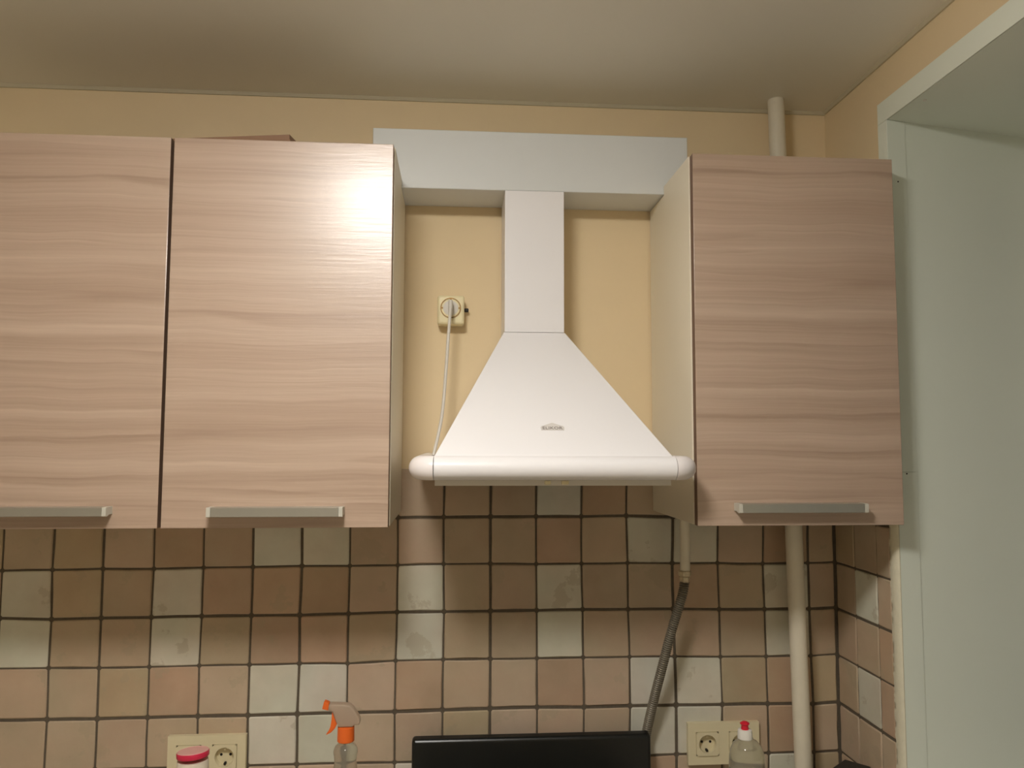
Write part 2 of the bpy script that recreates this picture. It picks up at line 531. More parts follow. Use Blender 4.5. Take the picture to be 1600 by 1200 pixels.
# ------------------------------------------------------------------ tiles
PITCH = 0.103
Z0 = 1.494
nan = None
DX = [[nan]*9 + [1.7, -1.1, -0.7, -2.5, -4.1, -5.4] + [nan]*4,
      [nan, 0.0, -1.5, -1.1, 1.1, 1.6, 2.3, 3.3, 2.7, 3.1, -0.1, -0.6, -2.0, -4.0, -3.2, -4.9, -4.3, -2.5, 0.1],
      [nan, nan, 1.4, -0.6, -0.5, 1.1, 1.8, 0.9, 1.7, 3.0, 1.8, 0.2, -0.9, -1.8, -3.0, -3.7, -2.0, -0.5, 0.4],
      [nan, nan, 0.0, -0.9, -1.1, -1.1, 0.6, 2.3, 1.6, 1.1, 0.8, 0.5, -0.4, -0.8, -0.2, -1.4, -0.8, 0.9, 1.4],
      [nan, nan, 1.7, -0.3, -0.8, -0.6, 0.1, 0.4, 1.8, 0.7, 0.5, 0.0, 0.2, 0.4, 0.3, 0.3, 1.7, 2.3, 3.8],
      [nan]*15 + [-0.1, nan, 2.5, 3.5]]
DZ = [[nan]*9 + [1.2, 1.8, 2.3, 2.4, 2.0, 3.2] + [nan]*4,
      [nan, -3.7, -2.8, -1.3, -2.4, -0.6, -0.1, 1.3, 0.5, 1.1, 2.6, 2.8, 1.0, 1.1, 1.8, 0.6, 0.2, -2.2, -1.5],
      [nan, nan, -2.6, -1.2, -1.0, 0.1, 0.1, -0.3, 1.3, 3.4, 3.0, 3.2, 3.3, 4.1, 3.3, 3.0, 0.7, -0.3, -0.8],
      [nan, nan, 0.2, -1.3, -1.1, -0.1, -0.1, 0.5, -1.2, 3.1, 3.7, 3.3, 3.0, 3.0, 2.8, 2.0, -0.6, -1.4, -1.7],
      [nan, nan, -1.7, -2.6, -2.2, -1.7, -2.2, -1.5, -1.4, -1.3, -0.1, 1.0, 1.6, -0.5, 0.2, 0.0, -1.1, -1.6, -3.8],
      [nan]*15 + [-2.5, nan, -5.0, -5.5]]
COLM = [0, 0, 0.4, -0.7, -0.3, 0.3, 1.2, 1.7, 2.0, 1.9, 0.4, -0.1, -1.1, -2.1, -2.3, -2.0, -1.4, 0.5, 1.8]
ROWM = {-1: 3.0, 0: 2.1, 1: -0.1, 2: 1.1, 3: 0.8, 4: -1.1, 5: -4.0, 6: -4.0, 7: -4.0}
XCOR = 1.915


def joint(k, r):
    """World x, z of the joint crossing: column line k, row line r."""
    dx = dz = None
    if 0 <= r <= 5 and 0 <= k <= 18:
        dx, dz = DX[r][k], DZ[r][k]
    if dx is None:
        dx = COLM[k] if 0 <= k <= 18 else 0.0
    if dz is None:
        dz = ROWM.get(r, 0.0)
        if r == 0 and k > 14: dz = 0.5
        if r in (0, 5) and k < 9: dz = -2.5
    x = k * PITCH + dx / 1000.0
    if k == 19: x = XCOR
    return x, Z0 - r * PITCH + dz / 1000.0


HALF_H = {-1: 0.0022, 0: 0.0027, 1: 0.0018, 2: 0.0027, 3: 0.0017, 4: 0.0031, 5: 0.0020, 6: 0.0022, 7: 0.002}


def half_v(k):
    return {6: 0.0021, 7: 0.0025, 11: 0.0025, 15: 0.0029, 18: 0.0024, 2: 0.0020, 3: 0.0022}.get(k, 0.0017)


WH = srgb(214, 211, 198)
BE = srgb(190, 171, 149)
BO = srgb(187, 170, 144)     # olive beige
OR = srgb(190, 165, 142)
DO = srgb(184, 160, 136)
PK = srgb(193, 172, 151)
CODE = {'W': WH, 'B': BE, 'b': BO, 'O': OR, 'o': DO, 'P': PK}
# columns 1..18 from left to right, one string per row (row 0 is the topmost row, cut by the hood)
ROWS = {0: 'BBbBPBBbPPBWOBBBBB',
        1: 'BbBoBWWBPBBOBWWBoB',
        2: 'WbBWOOoBWBPWBBObWB',
        3: 'WBBWBOOBWBBWBBBBWB',
        4: 'PBbOPWWPOBBoBWWbob',
        5: 'BBPPBWWPBbPPBWWBoB',
        6: 'PBBBWBPBWBBPBOPBWb'}


def tile_bm(c0, c1, c2, c3, rnd):
    """Corners clockwise seen from the room, in the (u, w) plane of the wall; depth is negative towards the room.
    Slightly wavy outline, worn rounded edges."""
    cs = [c0, c1, c2, c3]
    out = []
    for i in range(4):
        a, b_ = cs[i], cs[(i + 1) % 4]
        for t in (0.03, 0.5, 0.97):
            j = rnd.uniform(-0.0007, 0.0007) if t == 0.5 else 0
            px = a[0] + (b_[0] - a[0]) * t; pz = a[1] + (b_[1] - a[1]) * t
            nx, nz = -(b_[1] - a[1]), (b_[0] - a[0])
            l = math.hypot(nx, nz) or 1
            out.append((px + nx / l * j, pz + nz / l * j))
    return out


def build_tile(poly, to_world, centre, parent, color, rnd, name='tile'):
    cx = sum(p[0] for p in poly) / len(poly); cz = sum(p[1] for p in poly) / len(poly)
    proud = rnd.uniform(-0.0006, 0.0006)
    bm = bmesh.new()
    rings = []
    for inset, d in ((0.0, 0.004), (0.0004, 0.0012), (0.0022, -0.0002 + proud)):
        ring = []
        for (u, w) in poly:
            du, dw = cx - u, cz - w
            l = math.hypot(du, dw)
            ring.append(bm.verts.new(to_world(u + du / l * inset * 1.3, w + dw / l * inset * 1.3, d)))
        rings.append(ring)
    n = len(poly)
    for a, b_ in zip(rings[:-1], rings[1:]):
        for i in range(n):
            bm.faces.new((a[i], a[(i + 1) % n], b_[(i + 1) % n], b_[i]))
    bm.faces.new(rings[-1])
    bm.faces.new(rings[0][::-1])
    bmesh.ops.recalc_face_normals(bm, faces=list(bm.faces))
    o = obj(name, bm, 'tile_glaze', parent, 40, origin=to_world(cx, cz, 0))
    o.color = color
    return o


def vary(c, rnd, s=0.06):
    k = 1 + rnd.uniform(-s, s)
    return (c[0] * k * (1 + rnd.uniform(-0.015, 0.015)), c[1] * k, c[2] * k * (1 + rnd.uniform(-0.03, 0.03)), 1)


rnd = random.Random(11)
for r in range(0, 7):
    for k in range(-8, 19):
        q = [joint(k, r - 1), joint(k + 1, r - 1), joint(k + 1, r), joint(k, r)]
        # a tile lies between the row lines r-1 and r; trim half joints
        ht, hb = HALF_H[r - 1], HALF_H[r]
        hl, hr = half_v(k), half_v(k + 1)
        if k == 18: hr = 0.0018
        if r == 0:
            q[0] = (q[0][0], TOPZ + ht); q[1] = (q[1][0], TOPZ + ht)
        c0 = (q[0][0] + hl, q[0][1] - ht); c1 = (q[1][0] - hr, q[1][1] - ht)
        c2 = (q[2][0] - hr, q[2][1] + hb); c3 = (q[3][0] + hl, q[3][1] + hb)
        code = ROWS[r][k - 1] if 1 <= k <= 18 else rnd.choice('BbBWPOBBW')
        build_tile(tile_bm(c0, c1, c2, c3, rnd), lambda u, w, d: (u, d, w), None, wall_back, vary(CODE[code], rnd), rnd)
obj('grout_bed', box_bm(XL + 0.002, XR + 0.004, 0.0022, WY, WORK - 0.06, TOPZ - 0.0005), 'grout', wall_back)

# right wall: three columns up to the pier edge, row lines continue round the corner
SY = [-0.0015, -0.0840, -0.1740, -0.2245]
SIDE = {1: 'bBB', 2: 'BWB', 3: 'BBO', 4: 'BWO', 5: 'BBB', 6: 'BBb', 0: 'BBB'}
for r in range(0, 7):
    for k in range(3):
        def line(rr):
            if rr == -1: return TOPZ
            return Z0 - rr * PITCH + {0: 0.001, 1: -0.001, 2: -0.0005, 3: -0.0015, 4: -0.003, 5: -0.005}.get(rr, -0.004)
        zt, zb = line(r - 1) - (0 if r == 0 else HALF_H[r - 1]), line(r) + HALF_H[r]
        ya, yb = SY[k] - (0.0006 if k == 0 else 0.0011), SY[k + 1] + (0.0011 if k < 2 else 0.0)
        jag = [rnd.uniform(-0.0015, 0.0015) for _ in range(2)] if k == 2 else [0, 0]
        poly = tile_bm((-ya, zt), (-yb + jag[0], zt), (-yb + jag[1], zb), (-ya, zb), rnd)
        build_tile(poly, lambda u, w, d: (XR + d, -u, w), None, wall_right, vary(CODE[SIDE[r][k]], rnd), rnd)
obj('grout_bed', box_bm(XR + 0.0022, WX, -0.2245, 0.0, WORK - 0.06, TOPZ - 0.0005), 'grout', wall_right)
# plaster filler that closes the cut tile edge against the corner strip (ragged edge)
bm = bmesh.new()
prev = None
nz = 120
for i in range(nz + 1):
    z = SILLZ + (TOPZ - SILLZ) * i / nz
    e = -0.2262 + rnd.uniform(-0.0022, 0.0022)
    ring = [bm.verts.new(p) for p in ((WX, e, z), (XR - 0.0016, e - 0.002, z), (XR - 0.0042, -0.240 + rnd.uniform(-.0008, .0008), z),
                                      (XR - 0.003, JY + 0.003, z), (XR + 0.0005, JY - 0.001, z), (WX, JY + 0.001, z))]
    if prev:
        for j in range(6):
            bm.faces.new((prev[j], prev[(j + 1) % 6], ring[(j + 1) % 6], ring[j]))
    else:
        bm.faces.new(ring[::-1])
    prev = ring
bm.faces.new(prev)
bmesh.ops.recalc_face_normals(bm, faces=list(bm.faces))
obj('filler_bead', bm, 'filler', wall_right, 60)

# ================================================================== wall cabinets
CAB_Z0, CAB_Z1 = 1.509, 2.212
FRONT = -0.320
DOOR_T = 0.018
BACKY = -0.0015


def handle_bm(x0, x1, z0, z1, yb):
    """Flat aluminium bar with plastic end pieces (second material slot)."""
    bm = bmesh.new()
    yf = yb - 0.026
    prof = [(yb, z0 + 0.003), (yb - 0.012, z0 + 0.003), (yf + 0.004, z0), (yf, z0 + 0.001), (yf, z1 - 0.001), (yf + 0.002, z1), (yb, z1)]
    cap = 0.0075

    def sect(a0, a1, mi, grow=0.0):
        lo = [bm.verts.new((a0, p[0] - (grow if p[0] < yb else 0), p[1])) for p in prof]
        hi = [bm.verts.new((a1, p[0] - (grow if p[0] < yb else 0), p[1])) for p in prof]
        fs = [bm.faces.new(lo[::-1]), bm.faces.new(hi)]
        n = len(prof)
        for i in range(n):
            fs.append(bm.faces.new((lo[i], lo[(i + 1) % n], hi[(i + 1) % n], hi[i])))
        for f in fs: f.material_index = mi
        bmesh.ops.recalc_face_normals(bm, faces=fs)
    sect(x0 + cap, x1 - cap, 0)
    sect(x0, x0 + cap - 0.0004, 1, 0.0003)
    sect(x1 - cap + 0.0004, x1, 1, 0.0003)
    return bm


def wall_cabinet(x0, x1, label, hx, hz, left_notch=False, right_notch=False, pipe_gap=False):
    c = thing('wall_cabinet', label, 'cabinet', ((x0 + x1) / 2, -0.16, CAB_Z0), 'wood fronted wall cabinets')
    yc = FRONT + DOOR_T + 0.002          # carcass front edge
    t = 0.016
    full = [(yc, CAB_Z0), (BACKY, CAB_Z0), (BACKY, CAB_Z1), (yc, CAB_Z1)]
    notch = [(yc, CAB_Z0), (BACKY, CAB_Z0), (BACKY, 2.193), (-0.1225, 2.193), (-0.1225, CAB_Z1), (yc, CAB_Z1)]
    obj('side_panel', prism_bm(notch if left_notch else full, 'x', x0, x0 + t, 0.0006, 1), 'carcass_cream', c)
    obj('side_panel', prism_bm(notch if right_notch else full, 'x', x1 - t, x1, 0.0006, 1), 'carcass_cream', c)
    yb = -0.125
    obj('top_panel', box_bm(x0 + t, x1 - t, yc, yb, CAB_Z1 - t, CAB_Z1), 'carcass_cream', c)
    obj('bottom_panel', box_bm(x0 + t, x1 - t, yc, yb if pipe_gap else BACKY, CAB_Z0 + 0.002, CAB_Z0 + t), 'carcass_cream', c)
    obj('shelf', box_bm(x0 + t, x1 - t, yc + 0.02, yb, 1.85, 1.85 + t), 'carcass_cream', c)
    # door
    g = 0.0018
    d = obj('door', box_bm(x0 + g, x1 - g, FRONT, FRONT + DOOR_T, CAB_Z0 - 0.001, CAB_Z1 - 0.001, 0.0011, 2), ['ash_laminate', 'edge_band'], c, 30)
    for p in d.data.polygons:
        if abs(p.normal.x) > 0.8 or (abs(p.normal.z) > 0.8):
            p.material_index = 1
    obj('handle', handle_bm(hx[0], hx[1], hz[0], hz[1], FRONT), ['aluminium', 'alu_cap'], d)
    return c


wall_cabinet(0.136, 0.5355, 'wood fronted wall cabinet cut off by the left picture edge, leftmost of the three',
             (0.216, 0.457), (1.531, 1.547))
wall_cabinet(0.5375, 0.936, 'wood fronted wall cabinet with bright lamp reflection, just left of the range hood',
             (0.624, 0.857), (1.529, 1.546), right_notch=True)
wall_cabinet(1.497, 1.896, 'wood fronted wall cabinet right of the range hood, beside the window lining',
             (1.568, 1.812), (1.533, 1.550), left_notch=True, pipe_gap=True)

# plank lying on the cabinets
pl = bmesh.new()
bx(pl, 0, 0.46, 0, 0.17, 0, 0.009); bx(pl, 0.002, 0.458, 0.001, 0.168, 0.0095, 0.0185)
bmesh.ops.rotate(pl, verts=list(pl.verts), cent=(0.46, 0, 0), matrix=Matrix.Rotation(math.radians(-9.5), 3, 'Z'))
bmesh.ops.translate(pl, verts=list(pl.verts), vec=(0.742 - 0.46, -0.302, CAB_Z1 + 0.0003))
tag(obj('plank', pl, 'plank_brown', None, origin=(0.55, -0.22, CAB_Z1)), 'brown wooden plank lying on top of the wall cabinets', 'plank')

# ================================================================== duct box above the hood
dbx = box_bm(0.874, 1.551, -0.120, WY - 0.0005, 2.195, 2.323)
ed = [e for e in dbx.edges if all(v.co.y < -0.1 for v in e.verts)]
bmesh.ops.bevel(dbx, geom=ed, offset=0.0022, segments=3, affect='EDGES', profile=0.5)
tag(obj('duct_box', dbx, 'duct_white', None, 30, origin=(1.21, -0.06, 2.195)), 'long white duct box on the wall above the range hood', 'duct')

# ================================================================== range hood
hood = thing('range_hood', 'white pyramid range hood with rounded front rail and square chimney', 'range hood', (1.217, -0.2, 1.585))
HB = -0.004
# canopy (pyramid)
bm = bmesh.new()
lo = [bm.verts.new(p) for p in ((1.016, -0.398, 1.634), (1.434, -0.398, 1.634), (1.434, HB, 1.634), (1.016, HB, 1.634))]
hi = [bm.verts.new(p) for p in ((1.1525, -0.1225, 1.8905), (1.2815, -0.1225, 1.8905), (1.2815, HB, 1.8905), (1.1525, HB, 1.8905))]
bm.faces.new(lo[::-1]); bm.faces.new(hi)
for i in range(4):
    bm.faces.new((lo[i], lo[(i + 1) % 4], hi[(i + 1) % 4], hi[i]))
bmesh.ops.recalc_face_normals(bm, faces=list(bm.faces))
bmesh.ops.bevel(bm, geom=list(bm.edges), offset=0.0012, segments=2, affect='EDGES', profile=0.5)
obj('canopy', bm, 'hood_white', hood, 25)
obj('chimney', box_bm(1.154, 1.280, -0.1215, HB, 1.8912, 2.1945, 0.0009, 2), 'hood_white', hood, 30)
# skirt below the rail, with filter
bm = bmesh.new()
z0, z1 = 1.5855, 1.6335
bx(bm, 1.018, 1.432, -0.385, -0.383, z0, z1); bx(bm, 1.018, 1.432, -0.008, -0.006, z0, z1)
bx(bm, 1.018, 1.020, -0.383, -0.008, z0, z1); bx(bm, 1.430, 1.432, -0.383, -0.008, z0, z1)
obj('skirt', bm, 'hood_skirt_steel', hood)
flt = obj('filter', box_bm(1.0205, 1.4295, -0.3825, -0.0085, 1.594, 1.600), 'metal_filter', hood)
for i in range(24):
    y = -0.365 + i * 0.0145
    obj('filter_slat', box_bm(1.04, 1.41, y, y + 0.006, 1.5915, 1.594), 'metal_filter', flt)
# front rail and corner pieces
RX0, RX1, RY, RZ, RR, CR = 0.994, 1.4555, -0.404, 1.6165, 0.0205, 0.023


def arc(cx, cy, a0, a1, n=10):
    return [(cx + CR * math.cos(a0 + (a1 - a0) * i / n), cy + CR * math.sin(a0 + (a1 - a0) * i / n), RZ) for i in range(n + 1)]


obj('rail', tube_bm([(RX0 + CR + (RX1 - RX0 - 2 * CR) * i / 8, RY, RZ) for i in range(9)], RR, 32), 'hood_white', hood, 50)
obj('rail_corner', tube_bm([(RX0, -0.008, RZ), (RX0, -0.2, RZ)] + arc(RX0 + CR, RY + CR, math.pi, 1.5 * math.pi), RR + 0.0003, 32), 'hood_plastic', hood, 50)
obj('rail_corner', tube_bm([(RX1, -0.008, RZ), (RX1, -0.2, RZ)] + arc(RX1 - CR, RY + CR, 0, -0.5 * math.pi), RR + 0.0003, 32), 'hood_plastic', hood, 50)
# shelf plate joining rail and canopy
obj('rim_plate', box_bm(RX0, RX1, RY, HB - 0.006, 1.622, 1.6325), 'hood_white', hood)
# small press switches on the skirt
for (a, c) in ((1.208, 1.2185), (1.2375, 1.2505)):
    s = obj('switch', box_bm(a, c, -0.3875, -0.385, 1.5875, 1.594, 0.0006, 1), 'socket_old', hood)
# badge on the canopy front: a roof over a lettered band
pA = Vector((0, -0.398, 1.634)); pB = Vector((0, -0.1225, 1.8905))
up = (pB - pA).normalized()
nrm = Vector((0, -up.z, up.y))
if nrm.y > 0: nrm = -nrm


def on_front(x, s, lift):
    """Point on the canopy front: x, distance s up the slope, lift off the face."""
    return Vector((x, 0, 0)) + pA + up * s + nrm * lift


def slope_of(z):
    return (z - 1.634) / up.z


def canopy_poly(pts, lift0, lift1):
    bm = bmesh.new()
    lo = [bm.verts.new(on_front(x, s, lift0)) for x, s in pts]
    hi = [bm.verts.new(on_front(x, s, lift1)) for x, s in pts]
    n = len(pts)
    bm.faces.new(lo); bm.faces.new(hi)
    for i in range(n):
        bm.faces.new((lo[i], lo[(i + 1) % n], hi[(i + 1) % n], hi[i]))
    bmesh.ops.recalc_face_normals(bm, faces=list(bm.faces))
    return bm


bxc, s0 = 1.2275, slope_of(1.682)
hs = 0.0205
badge = obj('badge', canopy_poly([(bxc - hs, s0), (bxc + hs, s0), (bxc + hs + 0.001, s0 + 0.007), (bxc + hs - 0.001, s0 + 0.0105),
                                  (bxc, s0 + 0.0195), (bxc - hs + 0.001, s0 + 0.0105), (bxc - hs - 0.001, s0 + 0.007)], 0.0002, 0.0010),
            'badge_grey', hood)
cu = bpy.data.curves.new('lettering', 'FONT')
cu.body = 'ELIKOR'
cu.align_x = 'CENTER'
cu.size = 1.0
cu.resolution_u = 3
tmp = bpy.data.objects.new('lettering_tmp', cu)
COL.objects.link(tmp)
bpy.context.view_layer.update()
tme = bpy.data.meshes.new_from_object(tmp.evaluated_get(bpy.context.evaluated_depsgraph_get()))
bpy.data.objects.remove(tmp, do_unlink=True)
bm = bmesh.new()
bm.from_mesh(tme)
bpy.data.meshes.remove(tme)
xs = [v.co.x for v in bm.verts]; ys = [v.co.y for v in bm.verts]
sxx = 0.036 / (max(xs) - min(xs)); syy = 0.0072 / (max(ys) - min(ys))
for v in bm.verts:
    x = bxc + (v.co.x - (max(xs) + min(xs)) / 2) * sxx
    s = s0 + 0.0016 + (v.co.y - min(ys)) * syy
    v.co = on_front(x, s, 0.00115)
ret = bmesh.ops.extrude_face_region(bm, geom=list(bm.faces))
for v in [g for g in ret['geom'] if isinstance(g, bmesh.types.BMVert)]:
    v.co = v.co + nrm * 0.0003
bmesh.ops.recalc_face_normals(bm, faces=list(bm.faces))
o = obj('lettering', bm, 'badge_ink', badge)
o['label'] = 'grey capital letters ELIKOR'
# power cord with its plug in the wall socket
cord = obj('power_cord', tube_bm(catmull([(1.040, -0.072, 1.948), (1.039, -0.080, 1.925), (1.036, -0.088, 1.879), (1.032, -0.092, 1.81),
                                          (1.026, -0.096, 1.729), (1.0185, -0.102, 1.681), (1.008, -0.118, 1.633)], 6), 0.0034, 10), 'cord_white', hood, 60)
bm = lathe_bm([(0.0175, 0.0), (0.0178, -0.004), (0.0165, -0.0085), (0.006, -0.0095)], (1.0405, -0.0300, 1.9545), 28, axis='y')
bx(bm, 1.0365, 1.0445, -0.0600, -0.0394, 1.944, 1.9665)
lathe_bm([(0.0042, 0.012), (0.0050, 0.0), (0.0046, -0.014), (0.0036, -0.018)], (1.0402, -0.066, 1.955), 14, bm)
obj('plug', bm, 'cord_white', cord, 40)

# ================================================================== sockets
wsock = thing('wall_socket', 'cream surface mounted socket holding the plug left of the hood chimney', 'socket', (1.041, 0, 1.918))
bm = box_bm(1.0115, 1.0705, -0.038, WY - 0.0005, 1.9185, 1.983, 0.006, 4)
obj('housing', bm, 'socket_old', wsock, 30)
bm = bmesh.new()
n = 40
rings = []
for rr, yy in ((0.0228, -0.0378), (0.0225, -0.0398), (0.0208, -0.0398), (0.0203, -0.0384)):
    rings.append([bm.verts.new((1.0405 + rr * math.cos(2 * math.pi * i / n), yy, 1.9545 + rr * math.sin(2 * math.pi * i / n))) for i in range(n)])
for a, c in zip(rings, rings[1:] + rings[:1]):
    for i in range(n):
        bm.faces.new((a[i], a[(i + 1) % n], c[(i + 1) % n], c[i]))
bmesh.ops.recalc_face_normals(bm, faces=list(bm.faces))
obj('bezel_ring', bm, 'brass_clip', wsock, 40)
for q_ in ((1.0385, 1.0425, -0.0405, -0.0381, 1.9715, 1.9765), (1.0195, 1.0235, -0.0402, -0.0381, 1.953, 1.956), (1.0575, 1.0615, -0.0402, -0.0381, 1.953, 1.956)):
    obj('earth_clip', box_bm(*q_), 'brass_clip', wsock)
bm = lathe_bm([(0.0038, 0.0), (0.0044, 0.003), (0.0044, 0.008), (0.003, 0.0095)], (1.0707, -0.010, 1.9545), 14, axis='x')
obj('cable_gland', bm, 'black_rubber', wsock, 40)


def disc_hole_plate(x0, x1, z0, z1, cx, cz, r, yf, yr, n=40):
    """Square plate with a round recess: front at yf, recess floor at yr."""
    bm = bmesh.new()
    outer, inner, floor_ = [], [], []
    for i in range(n):
        a = 2 * math.pi * (i + 0.5) / n
        dx, dz = math.cos(a), math.sin(a)
        k = min((((x1 - x0) / 2) / abs(dx)) if abs(dx) > 1e-6 else 9, (((z1 - z0) / 2) / abs(dz)) if abs(dz) > 1e-6 else 9)
        outer.append(((x0 + x1) / 2 + dx * k, (z0 + z1) / 2 + dz * k))
        inner.append((cx + r * dx, cz + r * dz))
    back = [bm.verts.new((p[0], yr + 0.0005, p[1])) for p in outer]
    o0 = [bm.verts.new((p[0], yf, p[1])) for p in outer]
    i0 = [bm.verts.new((p[0], yf, p[1])) for p in inner]
    i1 = [bm.verts.new((cx + (p[0] - cx) * 0.96, yr, cz + (p[1] - cz) * 0.96)) for p in inner]
    for a, c in ((back, o0), (o0, i0), (i0, i1)):
        for i in range(n):
            bm.faces.new((a[i], a[(i + 1) % n], c[(i + 1) % n], c[i]))
    bm.faces.new(i1)
    bm.faces.new(back[::-1])
    bmesh.ops.recalc_face_normals(bm, faces=list(bm.faces))
    return bm


def double_socket(x0, x1, z0, z1, label):
    s = thing('double_socket', label, 'socket', ((x0 + x1) / 2, 0, z0), 'double wall sockets above the worktop')
    w = x1 - x0
    cz = (z0 + z1) / 2
    # frame with two square openings
    hw = 0.0255
    cxs = (x0 + w * 0.27, x1 - w * 0.27)
    bm = bmesh.new()
    yf, yb = -0.0125, -0.0008
    bx(bm, x0, x1, yf, yb, z0, cz - hw); bx(bm, x0, x1, yf, yb, cz + hw, z1)
    bx(bm, x0, cxs[0] - hw, yf, yb, cz - hw, cz + hw); bx(bm, cxs[0] + hw, cxs[1] - hw, yf, yb, cz - hw, cz + hw)
    bx(bm, cxs[1] + hw, x1, yf, yb, cz - hw, cz + hw)
    bmesh.ops.remove_doubles(bm, verts=list(bm.verts), dist=1e-5)
    obj('frame', bm, 'socket_cream', s)
    for cx in cxs:
        ins = obj('socket_insert', disc_hole_plate(cx - hw + 0.0006, cx + hw - 0.0006, cz - hw + 0.0006, cz + hw - 0.0006, cx, cz, 0.0195, -0.0150, -0.0014),
                  'socket_cream', s, 30)
        for dx in (-0.0095, 0.0095):
            obj('pin_hole', lathe_bm([(0.0028, 0.0002), (0.0028, -0.0006)], (cx + dx, -0.0014, cz + 0.001), 14, axis='y'), 'socket_hole', ins)
        for sg in (-1, 1):
            bm = box_bm(cx - 0.0022, cx + 0.0022, -0.0110, -0.0014, cz + sg * 0.0155 - 0.0022, cz + sg * 0.0155 + 0.0022, 0.0005, 1)
            obj('earth_clip', bm, 'socket_hole' if sg < 0 else 'socket_cream', ins)
    return s


double_socket(0.459, 0.619, 0.957, 1.045, 'cream double socket on the tiles partly hidden by the white canister')
double_socket(1.567, 1.727, 0.958, 1.0465, 'cream double socket on the tiles behind the washing up liquid bottle')

# ================================================================== pipes
pipe = thing('riser_pipe', 'white painted vertical heating pipe running from ceiling to tiled corner', 'pipe', (1.82, -0.055, WORK - 0.05))
PY = -0.055
top, bot = Vector((1.779, PY, CEIL)), Vector((1.808, PY, 0.90))


def pipe_at(z):
    return bot + (top - bot) * ((z - bot.z) / (top.z - bot.z))


obj('pipe_run', tube_bm([pipe_at(0.80 + (CEIL + 0.0 - 0.80) * i / 14) for i in range(15)], 0.0182, 24), 'pipe_paint', pipe, 60)
obj('coupling', tube_bm([pipe_at(2.215), pipe_at(2.219), pipe_at(2.300), pipe_at(2.306)], lambda i: (0.0185, 0.0198, 0.0198, 0.0185)[i], 24), 'pipe_paint', pipe, 40)
gp = thing('gas_pipe', 'thin white painted gas pipe coming out below the right wall cabinet', 'pipe', (1.540, -0.1, 1.36))
obj('pipe_run', tube_bm([(1.5400, -0.1, 1.840), (1.5400, -0.1, 1.49), (1.5400, -0.1, 1.44), (1.5390, -0.1, 1.385)], 0.0105, 18), 'pipe_paint', gp, 60)
bm = lathe_bm([(0.0125, 0.0), (0.0142, 0.002), (0.0142, 0.010), (0.0120, 0.012)], (1.5385, -0.1, 1.380), 6)
obj('nut', bm, 'nut_metal', gp)
bm = lathe_bm([(0.0080, 0.0), (0.0105, 0.002), (0.0105, 0.012), (0.0085, 0.014)], (1.538, -0.1, 1.3662), 6)
obj('hose_fitting', bm, 'nut_metal', gp)
hp = catmull([(1.538, -0.1, 1.368), (1.5345, -0.098, 1.345), (1.5265, -0.094, 1.315), (1.511, -0.084, 1.256), (1.4965, -0.070, 1.187), (1.483, -0.051, 1.115),
              (1.470, -0.031, 1.036), (1.458, -0.0265, 0.965)], 42)
# resample evenly so that the corrugation is regular
res = [hp[0]]; step = 0.00115; acc = 0
for a, c in zip(hp[:-1], hp[1:]):
    seg = (c - a).length
    while acc + seg >= step:
        t = (step - acc) / seg
        a = a + (c - a) * t
        res.append(a.copy()); seg = (c - a).length; acc = 0
    acc += seg
hose = obj('gas_hose', tube_bm(res, lambda i: 0.0096 + (0.0010, 0.0, -0.0020, 0.0)[i % 4], 14), 'hose_grey', None, 80, origin=(1.50, -0.07, 0.965))
tag(hose, 'grey corrugated gas hose hanging between gas pipe and black cooker panel', 'hose')

# ================================================================== cooker and worktops (below the picture except the lid)
ck = thing('cooker', 'cooker with black upright back panel under the range hood', 'cooker', (1.219, -0.3, 0))
obj('lid', prism_bm([(-0.0460, 0.868), (-0.0460, 1.049), (-0.0700, 1.046), (-0.0715, 0.868)], 'x', 0.9685, 1.4705, 0.0075, 4), 'cooker_black', ck, 30)
obj('body', box_bm(0.9695, 1.4695, -0.56, -0.045, 0.02, 0.84, 0.003), 'cooker_white', ck)
hob = obj('hob', box_bm(0.969, 1.470, -0.57, -0.044, 0.841, 0.862, 0.004), 'cooker_black', ck)
for bx_, by_ in ((1.09, -0.20), (1.35, -0.20), (1.09, -0.42), (1.35, -0.42)):
    obj('burner', lathe_bm([(0.045, 0.0), (0.045, 0.010), (0.030, 0.012), (0.030, 0.020), (0.005, 0.022)], (bx_, by_, 0.8625), 24), 'metal_filter', hob, 40)
ov = obj('oven_door', box_bm(0.98, 1.46, -0.585, -0.561, 0.16, 0.70, 0.004), 'cooker_black', ck)
obj('oven_handle', box_bm(1.02, 1.42, -0.615, -0.5855, 0.655, 0.672, 0.003), 'aluminium', ov)
for i in range(5):
    obj('knob', lathe_bm([(0.018, 0), (0.016, -0.022), (0.004, -0.024)], (1.03 + i * 0.095, -0.5605, 0.775), 20, axis='y'), 'cooker_black', ck, 40)

for (a, c, lab) in ((XL + 0.02, 0.964, 'pale worktop left of the cooker'), (1.475, XR - 0.006, 'pale worktop between cooker and window wall')):
    bm = bmesh.new()
    if a < 1:
        bx(bm, a, c, -0.60, -0.008, WORK - 0.04, WORK)
    else:   # cut-out for the pipe in the corner
        bx(bm, a, c, -0.60, -0.085, WORK - 0.04, WORK); bx(bm, a, 1.775, -0.085, -0.008, WORK - 0.04, WORK)
        bx(bm, 1.845, c, -0.085, -0.008, WORK - 0.04, WORK)
    tag(obj('worktop', bm, 'worktop', None, origin=((a + c) / 2, -0.3, WORK - 0.04)), lab, 'worktop')


